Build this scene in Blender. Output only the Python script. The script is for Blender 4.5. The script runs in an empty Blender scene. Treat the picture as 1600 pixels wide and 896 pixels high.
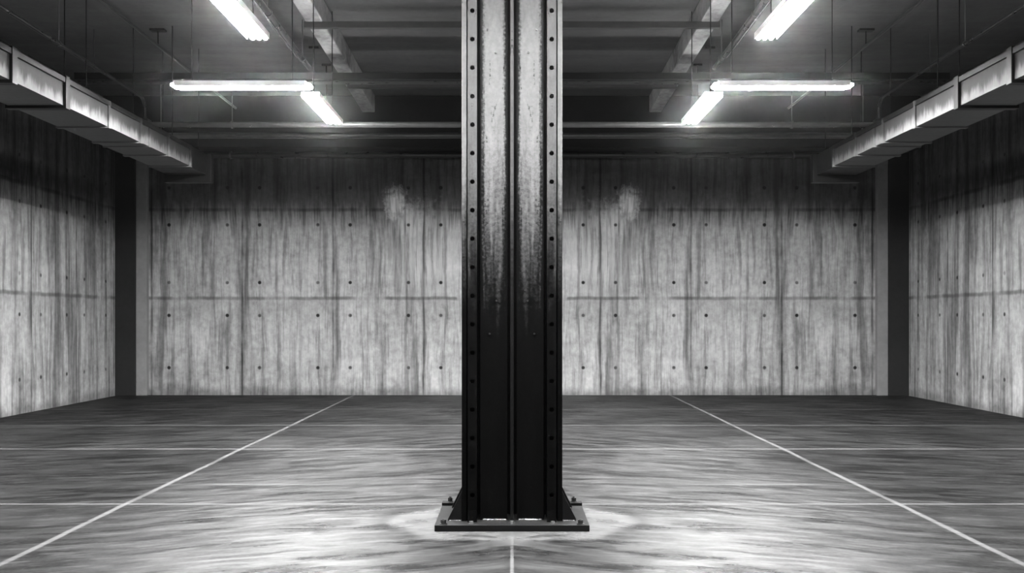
import bpy, bmesh, math, random
from mathutils import Vector, Matrix

random.seed(7)
HAZE = .0006
sc = bpy.context.scene
COL = sc.collection
PI = math.pi

# ------------------------------------------------------------------ helpers
class MB:
    """collects shapes in one bmesh and links them as ONE mesh object"""
    def __init__(self):
        self.bm = bmesh.new()

    def box(self, x0, x1, y0, y1, z0, z1):
        r = bmesh.ops.create_cube(self.bm, size=1.0)
        m = Matrix.Translation(((x0+x1)/2, (y0+y1)/2, (z0+z1)/2)) @ Matrix.Diagonal((abs(x1-x0), abs(y1-y0), abs(z1-z0), 1))
        bmesh.ops.transform(self.bm, matrix=m, verts=r['verts'])
        return self

    def rod(self, a, b, r, seg=16, r2=None):
        a = Vector(a); b = Vector(b); d = b - a
        q = Vector((0, 0, 1)).rotation_difference(d.normalized()).to_matrix().to_4x4()
        c = bmesh.ops.create_cone(self.bm, cap_ends=True, segments=seg, radius1=r, radius2=r if r2 is None else r2, depth=d.length)
        bmesh.ops.transform(self.bm, matrix=Matrix.Translation((a+b)/2) @ q, verts=c['verts'])
        return self

    def capsule(self, a, b, r, seg=16, n=4):
        """tube with rounded ends"""
        a = Vector(a); b = Vector(b); d = (b-a).normalized()
        prof = []
        for k in range(n+1):
            t = k/n*PI/2
            prof.append((a + d*(r - r*math.cos(t)), r*math.sin(t)))
        for k in range(n+1):
            t = PI/2 - k/n*PI/2
            prof.append((b - d*(r - r*math.cos(t)), r*math.sin(t)))
        self.sweep([p for p, _ in prof], [max(q, 1e-4) for _, q in prof], seg)
        return self

    def sweep(self, pts, rad, seg=12):
        """tube along a polyline"""
        pts = [Vector(p) for p in pts]
        if not isinstance(rad, (list, tuple)):
            rad = [rad]*len(pts)
        rings = []
        prev_n = None
        for i, p in enumerate(pts):
            if i == 0: t = pts[1]-pts[0]
            elif i == len(pts)-1: t = pts[-1]-pts[-2]
            else: t = (pts[i+1]-p).normalized() + (p-pts[i-1]).normalized()
            t.normalize()
            if prev_n is None:
                h = Vector((0, 0, 1)) if abs(t.z) < .9 else Vector((1, 0, 0))
                n = t.cross(h).normalized()
            else:
                n = (prev_n - t*prev_n.dot(t)).normalized()
            prev_n = n
            b = t.cross(n)
            rings.append([self.bm.verts.new(p + (n*math.cos(a)+b*math.sin(a))*rad[i])
                          for a in [2*PI*k/seg for k in range(seg)]])
        for r0, r1 in zip(rings, rings[1:]):
            for k in range(seg):
                self.bm.faces.new((r0[k], r0[(k+1) % seg], r1[(k+1) % seg], r1[k]))
        self.bm.faces.new(rings[0][::-1]); self.bm.faces.new(rings[-1])
        return self

    def prism_xz(self, poly, y0, y1):
        """polygon in the x-z plane extruded along y"""
        a = [self.bm.verts.new((x, y0, z)) for x, z in poly]
        b = [self.bm.verts.new((x, y1, z)) for x, z in poly]
        n = len(poly)
        self.bm.faces.new(a); self.bm.faces.new(b[::-1])
        for i in range(n):
            self.bm.faces.new((a[i], b[i], b[(i+1) % n], a[(i+1) % n]))
        return self

    def build(self, name, mat, parent=None, bevel=0, smooth=False, loc=None):
        bmesh.ops.recalc_face_normals(self.bm, faces=self.bm.faces)
        me = bpy.data.meshes.new(name)
        self.bm.to_mesh(me); self.bm.free()
        me.materials.append(mat)
        o = bpy.data.objects.new(name, me)
        COL.objects.link(o)
        if parent is not None:
            o.parent = parent
            o.matrix_parent_inverse = Matrix.Translation(-parent.location)
        if smooth:
            for p in me.polygons: p.use_smooth = True
            me.set_sharp_from_angle(angle=math.radians(40))
        if bevel:
            b = o.modifiers.new('edge', 'BEVEL'); b.width = bevel; b.segments = 2; b.limit_method = 'ANGLE'
        return o

def empty(name, loc=(0, 0, 0)):
    o = bpy.data.objects.new(name, None); COL.objects.link(o)
    o.location = loc; o.empty_display_size = .2
    return o

def tag(o, label=None, cat=None, group=None, kind=None):
    if label: o['label'] = label
    if cat: o['category'] = cat
    if group: o['group'] = group
    if kind: o['kind'] = kind
    return o

# ------------------------------------------------------------------ materials
class NT:
    def __init__(self, name):
        self.m = bpy.data.materials.new(name); self.m.use_nodes = True
        self.t = self.m.node_tree; self.t.nodes.clear()
        self.out = self.t.nodes.new('ShaderNodeOutputMaterial')
        self.b = self.t.nodes.new('ShaderNodeBsdfPrincipled')
        self.t.links.new(self.b.outputs[0], self.out.inputs[0])

    def put(self, sock, v):
        if hasattr(v, 'links') or isinstance(v, bpy.types.NodeSocket): self.t.links.new(v, sock)
        else: sock.default_value = v

    def math(self, op, a, b=0.0, c=None, clamp=False):
        n = self.t.nodes.new('ShaderNodeMath'); n.operation = op; n.use_clamp = clamp
        self.put(n.inputs[0], a); self.put(n.inputs[1], b)
        if c is not None: self.put(n.inputs[2], c)
        return n.outputs[0]

    def add(self, a, b): return self.math('ADD', a, b)
    def sub(self, a, b): return self.math('SUBTRACT', a, b)
    def mul(self, a, b): return self.math('MULTIPLY', a, b)
    def abs(self, a): return self.math('ABSOLUTE', a)

    def pos(self):
        g = self.t.nodes.new('ShaderNodeNewGeometry')
        s = self.t.nodes.new('ShaderNodeSeparateXYZ')
        self.t.links.new(g.outputs['Position'], s.inputs[0])
        return s.outputs[0], s.outputs[1], s.outputs[2]

    def vec(self, x, y, z):
        c = self.t.nodes.new('ShaderNodeCombineXYZ')
        for i, v in enumerate((x, y, z)): self.put(c.inputs[i], v)
        return c.outputs[0]

    def noise(self, vec, scale=1.0, detail=4, rough=.55, dist=0.0):
        n = self.t.nodes.new('ShaderNodeTexNoise'); n.noise_dimensions = '3D'
        self.put(n.inputs['Vector'], vec); n.inputs['Scale'].default_value = scale
        n.inputs['Detail'].default_value = detail; n.inputs['Roughness'].default_value = rough
        n.inputs['Distortion'].default_value = dist
        return n.outputs[0]

    def ramp(self, v, lo, hi, a=0.0, b=1.0, smooth=True):
        n = self.t.nodes.new('ShaderNodeMapRange'); n.clamp = True
        n.interpolation_type = 'SMOOTHSTEP' if smooth else 'LINEAR'
        for k, x in zip(('Value', 'From Min', 'From Max', 'To Min', 'To Max'), (v, lo, hi, a, b)):
            self.put(n.inputs[k], x)
        return n.outputs[0]

    def grey(self, v):
        c = self.t.nodes.new('ShaderNodeCombineColor')
        for i in range(3): self.put(c.inputs[i], v)
        return c.outputs[0]

    def bump(self, h, strength=.3, dist=.01):
        n = self.t.nodes.new('ShaderNodeBump'); n.inputs['Strength'].default_value = strength
        n.inputs['Distance'].default_value = dist
        self.t.links.new(h, n.inputs['Height'])
        self.t.links.new(n.outputs[0], self.b.inputs['Normal'])

    def finish(self, col=None, rough=None, metal=None, spec=None):
        if col is not None: self.put(self.b.inputs['Base Color'], col if not isinstance(col, (int, float)) else (col, col, col, 1))
        if rough is not None: self.put(self.b.inputs['Roughness'], rough)
        if metal is not None: self.put(self.b.inputs['Metallic'], metal)
        if spec is not None: self.put(self.b.inputs['Specular IOR Level'], spec)
        return self.m

def periodic(n, v, origin, pitch):
    """signed distance to the nearest of origin + k*pitch"""
    f = n.math('DIVIDE', n.sub(v, origin), pitch)
    return n.mul(n.sub(f, n.math('ROUND', f)), pitch)

def concrete_wall(name, axis, joint0, pitch, hole_offs, base=.5, glow_stain=False):
    n = NT(name)
    X, Y, Z = n.pos()
    AX = n.abs(X)
    u = AX if axis == 'x' else Y
    seed = 0.0 if axis == 'x' else 31.7
    # mottling
    m1 = n.noise(n.vec(n.add(u, seed), 0.0, Z), 1.1, 5, .6)
    m2 = n.noise(n.vec(n.add(u, seed), 3.0, Z), 9.0, 5, .65)
    m3 = n.noise(n.vec(n.mul(n.add(u, seed), 7.0), 5.0, n.mul(Z, 2.2)), 3.0, 4, .6)
    # drips: tall thin noise, wobbled
    wob = n.mul(n.sub(n.noise(n.vec(u, 8.0, n.mul(Z, .6)), 1.3, 3), .5), .10)
    uw = n.add(n.add(u, seed), wob)
    d1 = n.noise(n.vec(n.mul(uw, 3.6), 11.0, n.mul(Z, .22)), 1.0, 4, .6)
    d2 = n.noise(n.vec(n.mul(uw, 10.0), 17.0, n.mul(Z, .55)), 1.0, 5, .65)
    d3 = n.noise(n.vec(n.mul(uw, 26.0), 23.0, n.mul(Z, 1.3)), 1.0, 3, .6)
    v = n.add(base, n.mul(n.sub(m1, .5), .42))
    v = n.add(v, n.mul(n.sub(m2, .5), .34))
    v = n.add(v, n.mul(n.sub(m3, .5), .20))
    k1 = n.ramp(d1, .36, .54, .46, 1.10)
    k2 = n.ramp(d2, .34, .54, .52, 1.05)
    k3 = n.ramp(d3, .28, .50, .86, 1.0)
    v = n.mul(n.mul(v, k1), n.mul(k2, k3))
    # vertical formwork joints, run and stained, interrupted
    jv = n.abs(n.add(periodic(n, u, joint0, pitch), n.mul(wob, .35)))
    jgate = n.ramp(n.noise(n.vec(u, 2.0, n.mul(Z, .9)), 1.3, 2), .35, .6, .25, 1.0)
    jl = n.mul(n.ramp(jv, .005, .030, .62, 0.0), jgate)
    jwide = n.mul(n.ramp(jv, .0, .16, .20, 0.0), jgate)
    v = n.mul(v, n.sub(1.0, n.add(jl, jwide)))
    # horizontal pour joints
    for zj, dark in ((1.80, .55), (3.44, .5)):
        wz = n.mul(n.sub(n.noise(n.vec(u, 6.0, 0.0), 2.5, 3), .5), .05)
        dz = n.abs(n.add(n.sub(Z, zj), wz))
        gate = n.ramp(n.noise(n.vec(u, 40.0+zj, 0.0), 1.7, 3), .36, .56, .15, 1.0)
        v = n.mul(v, n.sub(1.0, n.mul(n.ramp(dz, .010, .05, dark, 0.0), gate)))
        smear = n.mul(n.ramp(n.sub(zj, Z), 0.0, .55, .22, 0.0), n.ramp(n.sub(zj, Z), -.03, 0.0, 0.0, 1.0))
        v = n.mul(v, n.sub(1.0, n.mul(smear, n.ramp(d2, .45, .6, 0.0, 1.0))))
    # grime creeping up from the floor
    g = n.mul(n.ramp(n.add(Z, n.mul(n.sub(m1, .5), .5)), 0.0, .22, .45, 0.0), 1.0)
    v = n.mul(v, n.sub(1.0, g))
    # lamp cut-off shade painted on the top lift, with damp grime in ragged tongues
    tong = n.add(n.sub(Z, 3.22), n.add(n.mul(n.sub(d2, .5), 1.5), n.mul(n.sub(d3, .5), .5)))
    v = n.mul(v, n.ramp(tong, -.25, .42, 1.0, .20))
    # form tie holes
    hole = None
    for zr in (.51, 1.48, 2.09, 3.16, 3.85):
        for ho in hole_offs:
            du = periodic(n, u, joint0 + ho, pitch)
            dz = n.sub(Z, zr)
            d = n.math('SQRT', n.add(n.mul(du, du), n.mul(dz, dz)))
            hole = d if hole is None else n.math('MINIMUM', hole, d)
    hm = n.mul(n.ramp(hole, .016, .042, 1.0, 0.0), n.ramp(n.noise(n.vec(n.mul(u, 1.7), 55.0, n.mul(Z, 1.7)), 1.0, 1), .35, .55, .45, 1.0))
    v = n.mul(v, n.sub(1.0, n.mul(hm, .9)))
    if glow_stain:
        # end-on lamp light painted as a pale blob, plus lime bloom below the joint
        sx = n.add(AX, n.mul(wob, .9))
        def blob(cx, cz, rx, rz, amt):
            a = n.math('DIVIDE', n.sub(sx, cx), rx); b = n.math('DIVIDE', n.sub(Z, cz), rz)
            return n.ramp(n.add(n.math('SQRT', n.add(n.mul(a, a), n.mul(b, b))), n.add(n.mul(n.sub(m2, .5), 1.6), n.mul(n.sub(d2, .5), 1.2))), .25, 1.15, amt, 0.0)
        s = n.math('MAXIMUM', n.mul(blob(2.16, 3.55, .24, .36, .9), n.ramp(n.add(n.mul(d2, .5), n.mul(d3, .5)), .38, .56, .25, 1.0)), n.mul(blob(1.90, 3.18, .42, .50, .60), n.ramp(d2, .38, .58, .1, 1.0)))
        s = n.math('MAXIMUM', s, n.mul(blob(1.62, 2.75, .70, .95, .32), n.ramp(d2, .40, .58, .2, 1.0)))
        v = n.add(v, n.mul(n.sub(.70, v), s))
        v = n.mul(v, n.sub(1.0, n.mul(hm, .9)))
    h = n.sub(n.add(n.mul(m2, .35), n.mul(d2, .3)), n.add(n.mul(hm, 1.5), n.mul(jl, .6)))
    n.bump(h, .35, .012)
    return n.finish(n.grey(n.math('MAXIMUM', v, .01)), .85, 0.0, .25)

def floor_mat():
    n = NT('polished_concrete')
    X, Y, Z = n.pos()
    AX = n.abs(X)
    wob = n.mul(n.sub(n.noise(n.vec(AX, Y, 0.0), .5, 3), .5), .5)
    yy = n.add(n.add(Y, wob), n.mul(AX, .30))
    s1 = n.noise(n.vec(n.mul(AX, 1.3), n.mul(yy, 5.5), 1.0), 1.0, 6, .62, .4)
    s2 = n.noise(n.vec(n.mul(AX, 3.2), n.mul(yy, 16.0), 7.0), 1.0, 5, .65, .3)
    s3 = n.noise(n.vec(AX, Y, 13.0), 30.0, 4, .6)
    big = n.noise(n.vec(AX, Y, 21.0), .45, 3, .5)
    # each cast bay has its own tone and polish, and a paler, smoother middle lane paints in the lamps' light
    def step(val, edge): return n.math('GREATER_THAN', val, edge)
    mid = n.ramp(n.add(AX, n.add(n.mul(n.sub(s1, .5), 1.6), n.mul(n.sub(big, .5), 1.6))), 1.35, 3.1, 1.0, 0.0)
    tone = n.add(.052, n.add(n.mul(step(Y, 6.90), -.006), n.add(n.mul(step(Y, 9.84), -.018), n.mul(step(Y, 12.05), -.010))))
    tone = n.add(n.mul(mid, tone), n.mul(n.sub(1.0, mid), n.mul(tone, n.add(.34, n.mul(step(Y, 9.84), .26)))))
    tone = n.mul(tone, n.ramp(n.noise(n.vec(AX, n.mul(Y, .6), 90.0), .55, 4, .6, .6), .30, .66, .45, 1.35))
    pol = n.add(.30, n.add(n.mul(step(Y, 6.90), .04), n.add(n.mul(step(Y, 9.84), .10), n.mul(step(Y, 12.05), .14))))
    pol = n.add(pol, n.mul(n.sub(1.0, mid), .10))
    stroke = n.ramp(s2, .50, .66, 0.0, 1.0)                  # pale trowel strokes
    scuff = n.ramp(s1, .36, .60, 0.0, 1.0)
    k = n.add(.40, n.add(n.mul(scuff, .65), n.mul(stroke, .75)))
    k = n.add(k, n.mul(n.sub(s3, .5), .7))
    k = n.add(k, n.mul(n.sub(big, .5), 1.0))
    tone = n.mul(tone, n.ramp(n.add(AX, n.mul(n.sub(s1, .5), 1.0)), .35, 1.15, .62, 1.15))  # centre strip darkened in colour to offset the added lamp
    v = n.mul(tone, n.math('MAXIMUM', k, .15))
    # pale filled saw joints
    lw = n.mul(n.sub(n.noise(n.vec(AX, Y, 33.0), .8, 3), .5), .05)
    def joint(d, w, amt):
        nonlocal v
        a = n.ramp(n.abs(d), w*.4, w, amt, 0.0)
        v = n.add(v, n.mul(n.sub(.19, v), a))
    gl = n.ramp(n.noise(n.vec(AX, Y, 50.0), 1.3, 2), .3, .6, .45, 1.0)
    joint(n.add(n.sub(AX, 2.93), lw), .032, n.mul(gl, .62))
    joint(n.add(AX, n.mul(lw, .2)), .013, n.mul(gl, .5))
    joint(n.sub(Y, 6.90), .016, n.mul(gl, .95))
    joint(n.add(n.sub(Y, 9.84), n.mul(lw, .5)), .034, n.mul(gl, .65))
    joint(n.add(n.sub(Y, 12.05), lw), .05, n.mul(gl, .32))
    joint(n.add(n.sub(Y, 14.2), lw), .06, n.mul(gl, .2))
    # short trowel streak inside the second bay
    st = n.mul(n.ramp(n.abs(n.sub(AX, 2.0)), .4, .75, 1.0, 0.0), .4)
    joint(n.add(n.sub(Y, 7.72), n.mul(lw, .5)), .03, st)
    # pale grout bloom around the column base, ragged ring with darker inner marks
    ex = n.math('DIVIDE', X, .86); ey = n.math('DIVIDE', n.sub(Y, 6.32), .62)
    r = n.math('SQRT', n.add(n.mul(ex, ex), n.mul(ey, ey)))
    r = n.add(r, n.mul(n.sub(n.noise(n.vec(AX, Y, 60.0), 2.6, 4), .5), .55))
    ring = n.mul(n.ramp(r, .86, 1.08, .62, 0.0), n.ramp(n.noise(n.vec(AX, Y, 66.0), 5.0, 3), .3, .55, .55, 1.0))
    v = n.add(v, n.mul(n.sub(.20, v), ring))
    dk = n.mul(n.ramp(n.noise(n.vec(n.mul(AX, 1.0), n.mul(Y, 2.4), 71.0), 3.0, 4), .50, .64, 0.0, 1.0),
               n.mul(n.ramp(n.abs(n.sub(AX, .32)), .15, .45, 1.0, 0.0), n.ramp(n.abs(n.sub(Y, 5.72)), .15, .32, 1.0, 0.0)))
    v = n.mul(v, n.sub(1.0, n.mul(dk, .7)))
    rough = n.add(pol, n.mul(n.sub(s1, .5), .35))
    n.bump(n.add(n.mul(s1, .4), n.mul(s2, .6)), .13, .010)
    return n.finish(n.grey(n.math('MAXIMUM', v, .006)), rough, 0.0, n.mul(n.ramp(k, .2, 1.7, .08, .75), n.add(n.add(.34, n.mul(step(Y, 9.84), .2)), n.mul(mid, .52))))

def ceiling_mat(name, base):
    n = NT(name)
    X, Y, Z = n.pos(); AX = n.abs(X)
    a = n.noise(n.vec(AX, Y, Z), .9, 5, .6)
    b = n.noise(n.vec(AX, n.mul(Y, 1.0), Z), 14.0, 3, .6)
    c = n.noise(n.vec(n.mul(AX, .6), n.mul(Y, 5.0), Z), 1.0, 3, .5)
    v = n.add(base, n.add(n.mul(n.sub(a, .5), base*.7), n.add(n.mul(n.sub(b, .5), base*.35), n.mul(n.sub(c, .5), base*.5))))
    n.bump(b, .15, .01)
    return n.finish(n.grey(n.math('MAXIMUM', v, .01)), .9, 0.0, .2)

def beam_mat():
    n = NT('beam_concrete')
    X, Y, Z = n.pos(); AX = n.abs(X)
    a = n.noise(n.vec(n.mul(AX, 2.0), Y, Z), 1.4, 5, .65)
    b = n.noise(n.vec(AX, Y, Z), 11.0, 4, .6)
    v = n.add(.34, n.add(n.mul(n.sub(a, .5), .8), n.mul(n.sub(b, .5), .35)))
    n.bump(b, .3, .01)
    return n.finish(n.grey(n.math('MAXIMUM', v, .05)), .85, 0.0, .25)

def plain(name, v, rough=.5, metal=0.0, spec=.5, var=.25, scale=9.0):
    n = NT(name)
    X, Y, Z = n.pos()
    a = n.noise(n.vec(n.abs(X), Y, Z), scale, 4, .6)
    g = n.mul(v, n.add(1.0, n.mul(n.sub(a, .5), var*2)))
    r = n.add(rough, n.mul(n.sub(a, .5), .2))
    return n.finish(n.grey(g), r, metal, spec)

def duct_mat():
    n = NT('galvanised_sheet')
    X, Y, Z = n.pos()
    d = n.noise(n.vec(n.abs(X), n.mul(Y, 9.0), n.mul(Z, 2.0)), 1.0, 4, .6)
    a = n.noise(n.vec(n.abs(X), Y, Z), 22.0, 3, .6)
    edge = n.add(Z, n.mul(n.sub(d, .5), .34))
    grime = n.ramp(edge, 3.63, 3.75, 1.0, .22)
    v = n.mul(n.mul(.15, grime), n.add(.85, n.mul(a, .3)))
    n.bump(a, .1, .004)
    return n.finish(n.grey(v), n.add(.50, n.mul(d, .2)), 0.0, .12)

def steel_mat(name, light, dark, u_edges, seed, rough=.42, metal=.55):
    """worn light paint over dark mill steel: flaked at the plate edges, long streaks, lower part darkened for lamp falloff and lost paint"""
    n = NT(name)
    X, Y, Z = n.pos(); AX = n.abs(X)
    fine = n.noise(n.vec(AX, Y, Z), 55.0, 4, .65)
    med = n.noise(n.vec(n.mul(AX, 3.0), seed, n.mul(Z, .8)), 5.0, 5, .65, .5)
    strk = n.noise(n.vec(n.mul(AX, 24.0), seed+4, n.mul(Z, 1.1)), 1.0, 5, .65, .6)
    swirl = n.noise(n.vec(n.mul(AX, 9.0), seed+9, n.mul(Z, 1.8)), 1.3, 5, .6, 1.6)
    flake = n.ramp(n.add(n.mul(swirl, .7), n.mul(fine, .3)), .34, .42, 0.0, 1.0)
    e = None
    for ue in u_edges:
        d = n.abs(n.sub(AX, ue))
        e = d if e is None else n.math('MINIMUM', e, d)
    em = n.ramp(n.add(e, n.add(n.mul(n.sub(fine, .5), .035), n.mul(n.sub(strk, .5), .05))), .008, .034, 0.0, 1.0) if e is not None else 1.0
    # lamp falloff painted down the column, along a ragged edge of lost paint
    falloff_wear = n.ramp(n.add(Z, n.add(n.mul(n.sub(strk, .5), 1.3), n.mul(n.sub(fine, .5), .8))), 1.45, 2.75, 0.0, 1.0)
    k = n.mul(n.mul(flake, em), falloff_wear)
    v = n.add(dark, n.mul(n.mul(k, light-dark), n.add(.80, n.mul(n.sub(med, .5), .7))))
    v = n.mul(v, n.add(.9, n.mul(n.sub(fine, .5), .5)))
    r = n.add(rough, n.add(n.mul(n.sub(fine, .5), .25), n.mul(n.sub(med, .5), .15)))
    n.bump(n.add(n.mul(k, .5), n.mul(fine, .25)), .25, .004)
    return n.finish(n.grey(n.math('MAXIMUM', v, .003)), r, n.mul(metal, n.sub(1.0, k)), .08)

def lit_top_steel():
    """near-black plate, its upward faces painted paler as the lit side"""
    n = NT('base_plate_steel')
    X, Y, Z = n.pos()
    g = n.t.nodes.new('ShaderNodeNewGeometry'); q = n.t.nodes.new('ShaderNodeSeparateXYZ')
    n.t.links.new(g.outputs['Normal'], q.inputs[0])
    up = n.ramp(q.outputs[2], .5, .95, 0.0, 1.0)
    a = n.noise(n.vec(n.abs(X), Y, Z), 26.0, 5, .65)
    v = n.add(.003, n.mul(up, n.mul(a, .034)))
    return n.finish(n.grey(v), .5, 0.0, .12)

def emit_mat(name, s):
    n = NT(name)
    n.finish(.9, .3)
    n.b.inputs['Emission Color'].default_value = (1, 1, 1, 1)
    n.b.inputs['Emission Strength'].default_value = s
    return n.m

M = {}
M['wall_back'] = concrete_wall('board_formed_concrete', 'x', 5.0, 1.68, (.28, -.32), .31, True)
M['wall_side'] = concrete_wall('side_wall_concrete', 'y', 13.80, 1.43, (-.33, .28), .31)
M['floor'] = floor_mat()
M['ceiling'] = ceiling_mat('slab_concrete', .12)
M['beam'] = beam_mat()
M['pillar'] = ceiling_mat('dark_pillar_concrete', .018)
M['trim'] = ceiling_mat('pale_pilaster_concrete', .20)
M['duct'] = duct_mat()
M['black_steel'] = plain('black_painted_steel', .008, .5, 0.0, .2)
M['pipe'] = plain('dull_pipe_metal', .09, .36, .6, .5)
M['pale_pipe'] = plain('pale_pipe_paint', .13, .24, .2, .6)
M['dark_pipe'] = plain('dark_pipe_paint', .02, .30, .2, .5)
M['rod'] = plain('threaded_rod_metal', .10, .45, .5, .5)
M['lamp_body'] = plain('white_lamp_enamel', .80, .4, 0.0, .5, .03)
M['tube'] = emit_mat('fluorescent_glow', 600.0)
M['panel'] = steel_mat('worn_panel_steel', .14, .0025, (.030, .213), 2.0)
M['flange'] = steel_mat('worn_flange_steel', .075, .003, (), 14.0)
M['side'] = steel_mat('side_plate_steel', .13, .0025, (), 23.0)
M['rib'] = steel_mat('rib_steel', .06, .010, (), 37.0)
M['base'] = lit_top_steel()
M['gusset'] = plain('gusset_steel', .004, .5, .0, .08)
M['bolt'] = plain('bolt_steel', .4, .28, .9, .5)
M['bolt_dark'] = plain('dark_bolt_steel', .025, .4, .6, .5)
M['weld'] = plain('weld_metal', .55, .25, .9, .5, .5, 60.0)

# ------------------------------------------------------------------ the setting
WX, WY, CZ, Y0 = 7.30, 16.85, 5.40, -4.0
def struct(o, label, cat):
    return tag(o, label, cat, kind='structure')

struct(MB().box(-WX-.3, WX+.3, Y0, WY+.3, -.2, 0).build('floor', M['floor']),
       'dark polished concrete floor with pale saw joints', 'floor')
struct(MB().box(-WX-.3, WX+.3, Y0, WY+.3, CZ, CZ+.25).build('ceiling', M['ceiling']),
       'dark concrete ceiling slab above pipes and lights', 'ceiling')
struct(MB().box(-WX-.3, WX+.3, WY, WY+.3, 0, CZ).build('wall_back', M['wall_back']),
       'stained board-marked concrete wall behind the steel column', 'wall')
struct(MB().box(-WX-.3, -WX, Y0, WY, 0, CZ).build('wall_left', M['wall_side']),
       'streaked concrete side wall below the duct on the left', 'wall')
struct(MB().box(WX, WX+.3, Y0, WY, 0, CZ).build('wall_right', M['wall_side']),
       'streaked concrete side wall below the duct on the right', 'wall')
for s, side in ((-1, 'left'), (1, 'right')):
    a, b = sorted((s*6.93, s*WX))
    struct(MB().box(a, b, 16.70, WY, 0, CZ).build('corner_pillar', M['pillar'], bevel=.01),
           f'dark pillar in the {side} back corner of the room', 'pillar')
    a, b = sorted((s*6.73, s*6.93))
    struct(MB().box(a, b, 16.74, WY, 0, CZ).build('trim_1' if s < 0 else 'trim_2', M['trim'], bevel=.01),
           f'narrow pale pilaster beside the {side} corner pillar', 'pilaster')
    bb = MB().box(-.11, .11, Y0, 16.2, 5.10, CZ)
    for v in bb.bm.verts: v.co.x += s*(2.44 + .02*(v.co.y-10.5))
    struct(bb.build('ceiling_beam', M['beam'], bevel=.015),
           f'long pale concrete ceiling beam {side} of the steel column', 'beam')

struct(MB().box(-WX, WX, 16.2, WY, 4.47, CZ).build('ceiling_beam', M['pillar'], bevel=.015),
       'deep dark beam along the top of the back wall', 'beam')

# ------------------------------------------------------------------ steel column
CY = 6.10                                   # front plane of the flanges
col = empty('steel_column', (0, 6.36, 0))
tag(col, 'tall riveted black steel column bolted to the floor in the middle', 'column', kind='thing')
ZB, ZT = .042, CZ-.003
pitch, z_first = .1912, .223

def holed_strip(x0, x1, y, zc):
    """plate face with a row of round holes; given thickness by a modifier"""
    b = MB(); bm = b.bm
    w = x1-x0; cx = (x0+x1)/2; hw = w/2
    def quad(za, zb):
        vs = [bm.verts.new((x, y, z)) for x, z in ((x0, za), (x1, za), (x1, zb), (x0, zb))]
        bm.faces.new(vs)
    z = ZB
    for c in zc:
        if c-hw > z: quad(z, c-hw)
        N = 24
        out, inn = [], []
        for k in range(N):
            a = 2*PI*(k+.0)/N + PI/4
            ca, sa = math.cos(a), math.sin(a)
            q = hw/max(abs(ca), abs(sa))
            out.append(bm.verts.new((cx+ca*q, y, c+sa*q)))
            inn.append(bm.verts.new((cx+ca*.016, y, c+sa*.016)))
        for k in range(N):
            j = (k+1) % N
            bm.faces.new((out[k], out[j], inn[j], inn[k]))
        z = c+hw
    quad(z, ZT)
    bmesh.ops.remove_doubles(bm, verts=bm.verts, dist=1e-4)
    return b

holes = [z_first + pitch*k for k in range(27) if z_first + pitch*k < ZT-.06]
for s in (-1, 1):
    # outer side plate
    a, b = sorted((s*.339, s*.306))
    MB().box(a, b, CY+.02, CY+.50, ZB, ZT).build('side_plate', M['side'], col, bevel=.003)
    # flange with the row of bolt holes
    a, b = sorted((s*.297, s*.235))
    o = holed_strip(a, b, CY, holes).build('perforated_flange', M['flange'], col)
    so = o.modifiers.new('thick', 'SOLIDIFY'); so.thickness = .018; so.offset = 0
    # flange leg that runs back, seen in the dark slot
    a, b = sorted((s*.247, s*.237))
    MB().box(a, b, CY+.012, CY+.25, ZB, ZT).build('flange_leg', M['gusset'], col)
    # recessed panel, slightly dished sheet
    x0, x1 = s*.032, s*.214
    pb = MB()
    prof = []
    for k in range(13):
        t = k/12
        prof.append((x0 + (x1-x0)*t, CY+.055 + .018*math.sin(PI*t)))
    va = [pb.bm.verts.new((x, y, ZB)) for x, y in prof]
    vb = [pb.bm.verts.new((x, y, ZT)) for x, y in prof]
    wa = [pb.bm.verts.new((x, CY+.09, ZB)) for x, y in prof]
    wb = [pb.bm.verts.new((x, CY+.09, ZT)) for x, y in prof]
    for k in range(12):
        pb.bm.faces.new((va[k], va[k+1], vb[k+1], vb[k]))
        pb.bm.faces.new((wa[k+1], wa[k], wb[k], wb[k+1]))
        pb.bm.faces.new((va[k+1], va[k], wa[k], wa[k+1]))
        pb.bm.faces.new((vb[k], vb[k+1], wb[k+1], wb[k]))
    pb.bm.faces.new((va[0], vb[0], wb[0], wa[0])); pb.bm.faces.new((vb[-1], va[-1], wa[-1], wb[-1]))
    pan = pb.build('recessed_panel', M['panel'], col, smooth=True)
    # small bolt holes / studs on the panel
    for (ux, uz) in ((.111, 3.215), (.166, 3.368), (.106, 1.53), (.152, 1.305), (.090, 1.60)):
        MB().rod((s*ux, CY+.066, uz), (s*ux, CY+.076-.022, uz), .0065, 10).build('stud', M['bolt_dark'], pan)
    # weld bead where the panel meets the base plate
    wbm = MB()
    wbm.sweep([(s*(.045 + .155*k/44), CY+.052, ZB+.003) for k in range(45)], [.0055 + .005*random.random() for k in range(45)], 10)
    wbm.build('weld_bead', M['weld'], col, smooth=True)
    # gussets, front and back
    for gy in (CY+.03, CY+.44):
        g = MB().prism_xz([(s*.338, ZB), (s*.432, ZB), (s*.432, ZB+.012), (s*.338, .245)], gy, gy+.02)
        g.build('gusset', M['gusset'], col, bevel=.002)
        wg = MB().rod((s*.342, gy-.004, ZB+.003), (s*.425, gy-.004, ZB+.003), .0045, 8).build('weld_bead', M['weld'], col)
    # cleat at the back edge of the base plate
    a, b = sorted((s*.512, s*.36))
    MB().box(a, b, 6.635, 6.715, ZB, ZB+.020).build('cleat', M['base'], col, bevel=.002)
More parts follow.
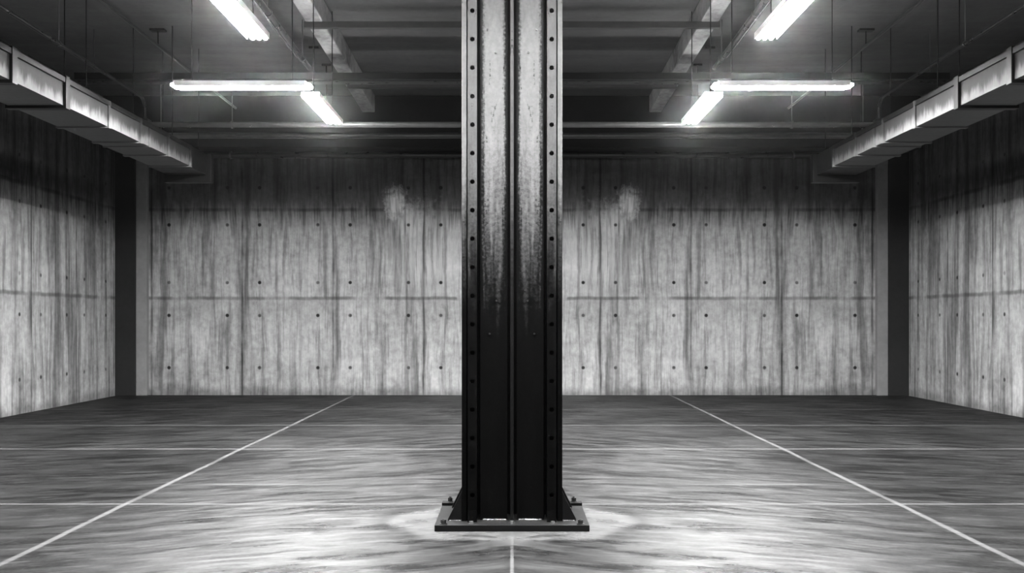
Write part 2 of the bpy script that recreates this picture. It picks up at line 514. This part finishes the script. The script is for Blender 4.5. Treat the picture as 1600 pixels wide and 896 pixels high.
# centre rib, back plate and the web behind the slots
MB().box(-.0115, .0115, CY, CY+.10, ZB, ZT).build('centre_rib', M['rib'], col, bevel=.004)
MB().box(-.306, .306, CY+.25, CY+.27, ZB, ZT).build('web_plate', M['gusset'], col)
MB().box(-.306, .306, CY+.48, CY+.50, ZB, ZT).build('back_plate', M['gusset'], col)
MB().box(-.512, .512, 6.0, 6.72, 0, ZB).build('base_plate', M['base'], col, bevel=.003)

def hex_bolt(x, y, z, r, h, mat, stud=0.0):
    b = MB()
    b.rod((x, y, z), (x, y, z+.005), r*1.35, 20)
    c = bmesh.ops.create_cone(b.bm, cap_ends=True, segments=6, radius1=r, radius2=r, depth=h)
    bmesh.ops.transform(b.bm, matrix=Matrix.Translation((x, y, z+.005+h/2)) @ Matrix.Rotation(random.random(), 4, 'Z'), verts=c['verts'])
    if stud: b.rod((x, y, z+h), (x, y, z+h+stud), r*.5, 12)
    return b.build('anchor_bolt', mat, col, bevel=.0015)

for s in (-1, 1):
    hex_bolt(s*.456, 6.04, ZB, .019, .024, M['bolt_dark'], .008)
    hex_bolt(s*.453, 6.675, ZB+.02, .018, .026, M['bolt_dark'], .012)
    hex_bolt(s*.272, 6.045, ZB, .015, .012, M['bolt'])
hex_bolt(0, 6.05, ZB, .015, .014, M['bolt'])

# ------------------------------------------------------------------ fluorescent lights
LZ = 4.0
def make_light(axis, L=1.55):
    """three bare tubes under a flat white tray, hung on two rods; origin at the middle of the tubes"""
    root = empty('fluorescent_light')
    def P(a, c, z): return (a, c, z) if axis == 'x' else (c, a, z)
    def bx(a0, a1, c0, c1, z0, z1):
        return MB().box(a0, a1, c0, c1, z0, z1) if axis == 'x' else MB().box(c0, c1, a0, a1, z0, z1)
    # inverted trough, open at both ends
    t = MB().prism_xz([(-.105, -.022), (-.100, -.022), (-.100, .024), (.100, .024), (.100, -.022), (.105, -.022), (.105, .034), (-.105, .034)], -L/2+.05, L/2-.05)
    if axis == 'x': bmesh.ops.rotate(t.bm, cent=(0, 0, 0), matrix=Matrix.Rotation(PI/2, 3, 'Z'), verts=t.bm.verts)
    t.build('tray', M['lamp_body'], root)
    for k in (-1, 0, 1):
        MB().capsule(P(-L/2, k*.058, 0), P(L/2, k*.058, 0), .019).build('tube', M['tube'], root, smooth=True)
    for e in (-1, 1):
        a0, a1 = sorted((e*(L/2-.14), e*(L/2-.12)))
        bx(a0, a1, -.085, .085, .012, .027).build('lamp_holder', M['lamp_body'], root)
    for e in (-1, 1):
        MB().rod(P(e*L*.36, 0, .033), P(e*L*.36, 0, CZ-LZ-.003), .006, 8).build('hanger_rod', M['black_steel'], root)
    return root

def copy_tree(o, parent=None):
    c = o.copy(); COL.objects.link(c)
    if parent is not None: c.parent = parent
    for ch in list(o.children): copy_tree(ch, c)
    return c

proto_y = make_light('y'); proto_x = make_light('x')
first = {'x': True, 'y': True}
def place_light(axis, x, y, label):
    p = proto_x if axis == 'x' else proto_y
    o = p if first[axis] else copy_tree(p)
    first[axis] = False
    o.location = (x, y, LZ)
    tag(o, label, 'light', 'fluorescent lights hung from the ceiling')

for s, side in ((-1, 'left'), (1, 'right')):
    place_light('y', s*2.33, 7.62, f'near fluorescent light with three lit tubes cut by the top edge, {side} of the column')
    place_light('y', s*2.33, 11.22, f'far fluorescent light running lengthwise toward the back wall, {side} of the column')
    place_light('x', s*3.00, 10.10, f'fluorescent light hung crosswise toward the duct, {side} of the column')
    place_light('y', s*2.33, 4.02, f'fluorescent light above and in front of the column on its {side} side')

place_light('x', 0.0, 4.30, 'added unseen fluorescent light hung crosswise to brighten the column top')  # extra lamp out of view, added to brighten the column top

# ------------------------------------------------------------------ air ducts
for s, side in ((-1, 'left'), (1, 'right')):
    d = empty('air_duct', (s*4.88, 9.0, 3.6))
    tag(d, f'long rectangular galvanised air duct along the {side} wall below the ceiling', 'duct', 'galvanised air ducts')
    xi, xo = 4.60, 5.17
    z0, z1 = 3.60, 3.88
    ys = [1.3, 2.3, 3.3, 4.3, 5.3, 6.3, 7.3, 8.36, 9.36, 10.36, 11.24, 12.14, 12.99]
    for y0, y1 in zip(ys, ys[1:]):
        a, b = sorted((s*xi, s*xo))
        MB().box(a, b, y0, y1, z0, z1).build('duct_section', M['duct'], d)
        # folded lip along the upper edge
        a, b = sorted((s*(xi-.022), s*(xi+.01)))
        MB().box(a, b, y0+.03, y1-.03, z1-.045, z1+.012).build('lip', M['black_steel'], d, bevel=.003)
    for i, y in enumerate(ys):
        big = y < 10
        t, w = (.030, .045) if big else (.018, .028)
        f = MB()
        a, b = sorted((s*(xi-t), s*(xo+t)))
        f.box(a, b, y-w, y+w, z0-t, z1+t)
        f.build('flange', M['black_steel'] if big else M['duct'], d, bevel=.003)
    # stiffener next to the double joint
    a, b = sorted((s*(xi-.012), s*(xo+.012)))
    MB().box(a, b, 11.50, 11.54, z0-.012, z1+.012).build('flange', M['duct'], d)
    # dark collar that closes the duct
    e = MB()
    a, b = sorted((s*(xi-.01), s*(xo+.01)))
    e.box(a, b, 12.99, 13.68, z0-.02, z1+.01)
    a, b = sorted((s*(xi-.07), s*(xo+.07)))
    e.box(a, b, 13.68, 13.80, z0-.13, z1+.03)
    e.build('end_collar', M['black_steel'], d, bevel=.006)
    for y in (3.8, 10.46, 12.36, 13.4):
        for x in (xi+.02, xo-.02) if y != 10.46 else (4.90, xo-.02):
            MB().rod((s*x, y, z1), (s*x, y, CZ-.003), .007, 8).build('hanger_rod', M['black_steel'], d)

# ------------------------------------------------------------------ pipes and conduits
def ring_clamp(p, axis, r, parent, mat, top=CZ-.003):
    x, y, z = p
    if y > 16.2: top = 4.467
    b = MB()
    if axis == 'x': b.rod((x-.014, y, z), (x+.014, y, z), r*1.35, 16)
    else: b.rod((x, y-.014, z), (x, y+.014, z), r*1.35, 16)
    b.build('clamp', mat, parent)
    MB().rod((x, y, z+r), (x, y, top), .007, 8).build('hanger_rod', mat, parent)

# thin strut between the beams, two of them
for y, lab in ((11.30, 'nearer thin steel strut spanning between the two ceiling beams'),
               (14.25, 'farther thin steel strut spanning between the two ceiling beams')):
    t = MB().box(-2.58, 2.58, y-.03, y+.03, 5.035, 5.103)
    t.box(-2.58, 2.58, y-.03, y+.045, 5.030, 5.038)
    tag(t.build('strut', M['pipe']), lab, 'strut', 'struts between the beams')

# wide crosswise channel (tray) behind the crosswise lights
p = empty('cable_tray', (0, 12.5, 4.7))
tag(p, 'wide dark cable tray crossing the whole room above the crosswise lights', 'cable tray')
MB().box(-6.0, 6.0, 12.45, 12.55, 4.70, 4.79).build('channel', M['black_steel'], p, bevel=.004)
MB().box(-6.0, 6.0, 12.55, 12.72, 4.695, 4.705).build('bottom', M['dark_pipe'], p)
for x in (-5.75, 5.75):
    MB().rod((x, 12.5, 4.79), (x, 12.5, CZ-.003), .008, 8).build('hanger_rod', M['rod'], p)

# bright pipe crossing the room at the far lamp ends
p = empty('pipe', (0, 12.57, 4.1))
tag(p, 'pale glossy pipe crossing the room just behind the far lamp tips', 'pipe', 'pipes crossing the room')
MB().sweep([(-4.985, 12.57, 4.10), (4.985, 12.57, 4.10)], .040, 20).build('tube', M['pale_pipe'], p, smooth=True)
for x in (-3.87, 3.87): ring_clamp((x, 12.57, 4.10), 'x', .040, p, M['pale_pipe'], 4.69)
# grey pipe a little beyond
p = empty('pipe', (0, 14.5, 4.34))
tag(p, 'dull grey pipe crossing the room below and beyond the pale pipe', 'pipe', 'pipes crossing the room')
MB().sweep([(-6.4, 14.5, 4.34), (6.4, 14.5, 4.34)], .045, 20).build('tube', M['pipe'], p, smooth=True)
for x in (-5.6, 5.6): ring_clamp((x, 14.5, 4.34), 'x', .045, p, M['rod'])
# dark pipe hugging the back wall
p = empty('pipe', (0, 16.6, 4.4))
tag(p, 'dark pipe running along the top of the back wall', 'pipe', 'pipes crossing the room')
MB().sweep([(-6.7, 16.55, 4.40), (6.7, 16.55, 4.40)], .055, 20).build('tube', M['dark_pipe'], p, smooth=True)
for x in (-5.12, 5.12): ring_clamp((x, 16.55, 4.40), 'x', .055, p, M['rod'])

for s, side in ((-1, 'left'), (1, 'right')):
    # lengthwise conduit beside the beam, ends at the tray
    p = empty('conduit', (s*2.8, 9, 4.88))
    tag(p, f'lengthwise conduit on drop rods beside the {side} ceiling beam', 'conduit', 'conduits beside the beams')
    MB().sweep([(s*2.62, 2.0, 4.88), (s*2.80, 12.55, 4.88)], .034, 16).build('tube', M['dark_pipe'], p, smooth=True)
    MB().sweep([(s*2.655, 2.0, 4.845), (s*2.822, 11.9, 4.845)], .013, 10).build('cable', M['pale_pipe'], p, smooth=True)  # pale thin tube standing in for the conduit's lit lower edge
    for y in (5.0, 7.6, 10.3, 12.1):
        x = s*(2.62 + .18*(y-2)/10.55)
        ring_clamp((x, y, 4.88), 'y', .034, p, M['rod'])
    # drop rods of the tray beyond
    for k, (y, zb) in enumerate(((13.3, 4.55), (14.2, 4.43))):
        h = MB()
        h.rod((s*2.90, y, zb), (s*2.90, y, CZ), .010, 8)
        h.box(s*2.90-.07, s*2.90+.07, y-.02, y+.02, CZ-.03, CZ)
        h.box(s*2.90-.015, s*2.90+.015, y-.015, y+.015, zb-.03, zb)
        tag(h.build('hanger_rod', M['black_steel']), f'{("first","second")[k]} bare drop rod hanging from the slab behind the cable tray, {side} of the column', 'rod', 'bare drop rods')
    # slim conduit close under the slab
    p = empty('conduit', (s*4.86, 12, 5.17))
    tag(p, f'slim conduit close under the slab between the duct and the lights, {side} of the column', 'conduit', 'slim conduits under the slab')
    MB().sweep([(s*4.76, 5.0, 5.17), (s*4.92, 16.19, 5.17)], .019, 12).build('tube', M['pipe'], p, smooth=True)
    for y in (8.0, 12.5):
        x = s*(4.76 + .17*(y-5)/11.85)
        b = MB().rod((x, y, 5.17), (x, y, CZ-.01), .008, 8)
        b.box(x-.10, x+.10, y-.05, y+.05, CZ-.03, CZ-.003)
        b.build('bracket', M['black_steel'], p)
    # conduit above the duct that turns down to the pale pipe
    p = empty('conduit', (s*5.0, 10, 4.44))
    tag(p, f'dark conduit above the {side} duct with a bend down at its far end', 'conduit', 'conduits above the ducts')
    pts = [(s*4.82, 3.0, 4.44), (s*5.045, 12.35, 4.44)]
    for k in range(1, 7):
        t = k/6*PI/2
        pts.append((s*5.05, 12.35+.15*math.sin(t), 4.44-.15*(1-math.cos(t))))
    pts.append((s*5.05, 12.5, 4.13))
    MB().sweep(pts, .022, 12).build('tube', M['dark_pipe'], p, smooth=True)
    b = MB().box(s*5.05-.06, s*5.05+.06, 12.44, 12.63, 4.03, 4.16)
    b.build('junction_box', M['dark_pipe'], p, bevel=.006)
    for y in (6.0, 10.0):
        x = s*(4.82 + .225*(y-3)/9.35)
        ring_clamp((x, y, 4.44), 'y', .022, p, M['rod'])

# ------------------------------------------------------------------ world, camera, view
w = bpy.data.worlds.new('World'); sc.world = w; w.use_nodes = True
bg = w.node_tree.nodes['Background']; bg.inputs[0].default_value = (1, 1, 1, 1); bg.inputs[1].default_value = .004

F = 1420.0
cam = bpy.data.cameras.new('camera'); co = bpy.data.objects.new('camera', cam); COL.objects.link(co)
cam.sensor_fit = 'HORIZONTAL'; cam.sensor_width = 36.0; cam.lens = 36.0*F/1600
cam.shift_y = 52.0/1600
cam.clip_start = .05; cam.clip_end = 200
co.location = (0, 0, 1.4); co.rotation_euler = (PI/2, 0, 0)
sc.camera = co

vs = sc.view_settings
vs.view_transform = 'Standard'; vs.look = 'None'; vs.exposure = 0.0; vs.gamma = 1.0; vs.use_curve_mapping = False
vol = w.node_tree.nodes.new('ShaderNodeVolumeScatter')      # thin haze added to give the lamps a halation glow
vol.inputs['Density'].default_value = HAZE; vol.inputs['Anisotropy'].default_value = .98
vol.inputs['Color'].default_value = (1, 1, 1, 1)
if HAZE: w.node_tree.links.new(vol.outputs[0], w.node_tree.nodes['World Output'].inputs['Volume'])
cy = sc.cycles
cy.use_denoising = True
cy.max_bounces = 6; cy.diffuse_bounces = 4; cy.glossy_bounces = 3; cy.volume_bounces = 0
cy.caustics_reflective = False; cy.caustics_refractive = False
cy.sample_clamp_indirect = 6.0
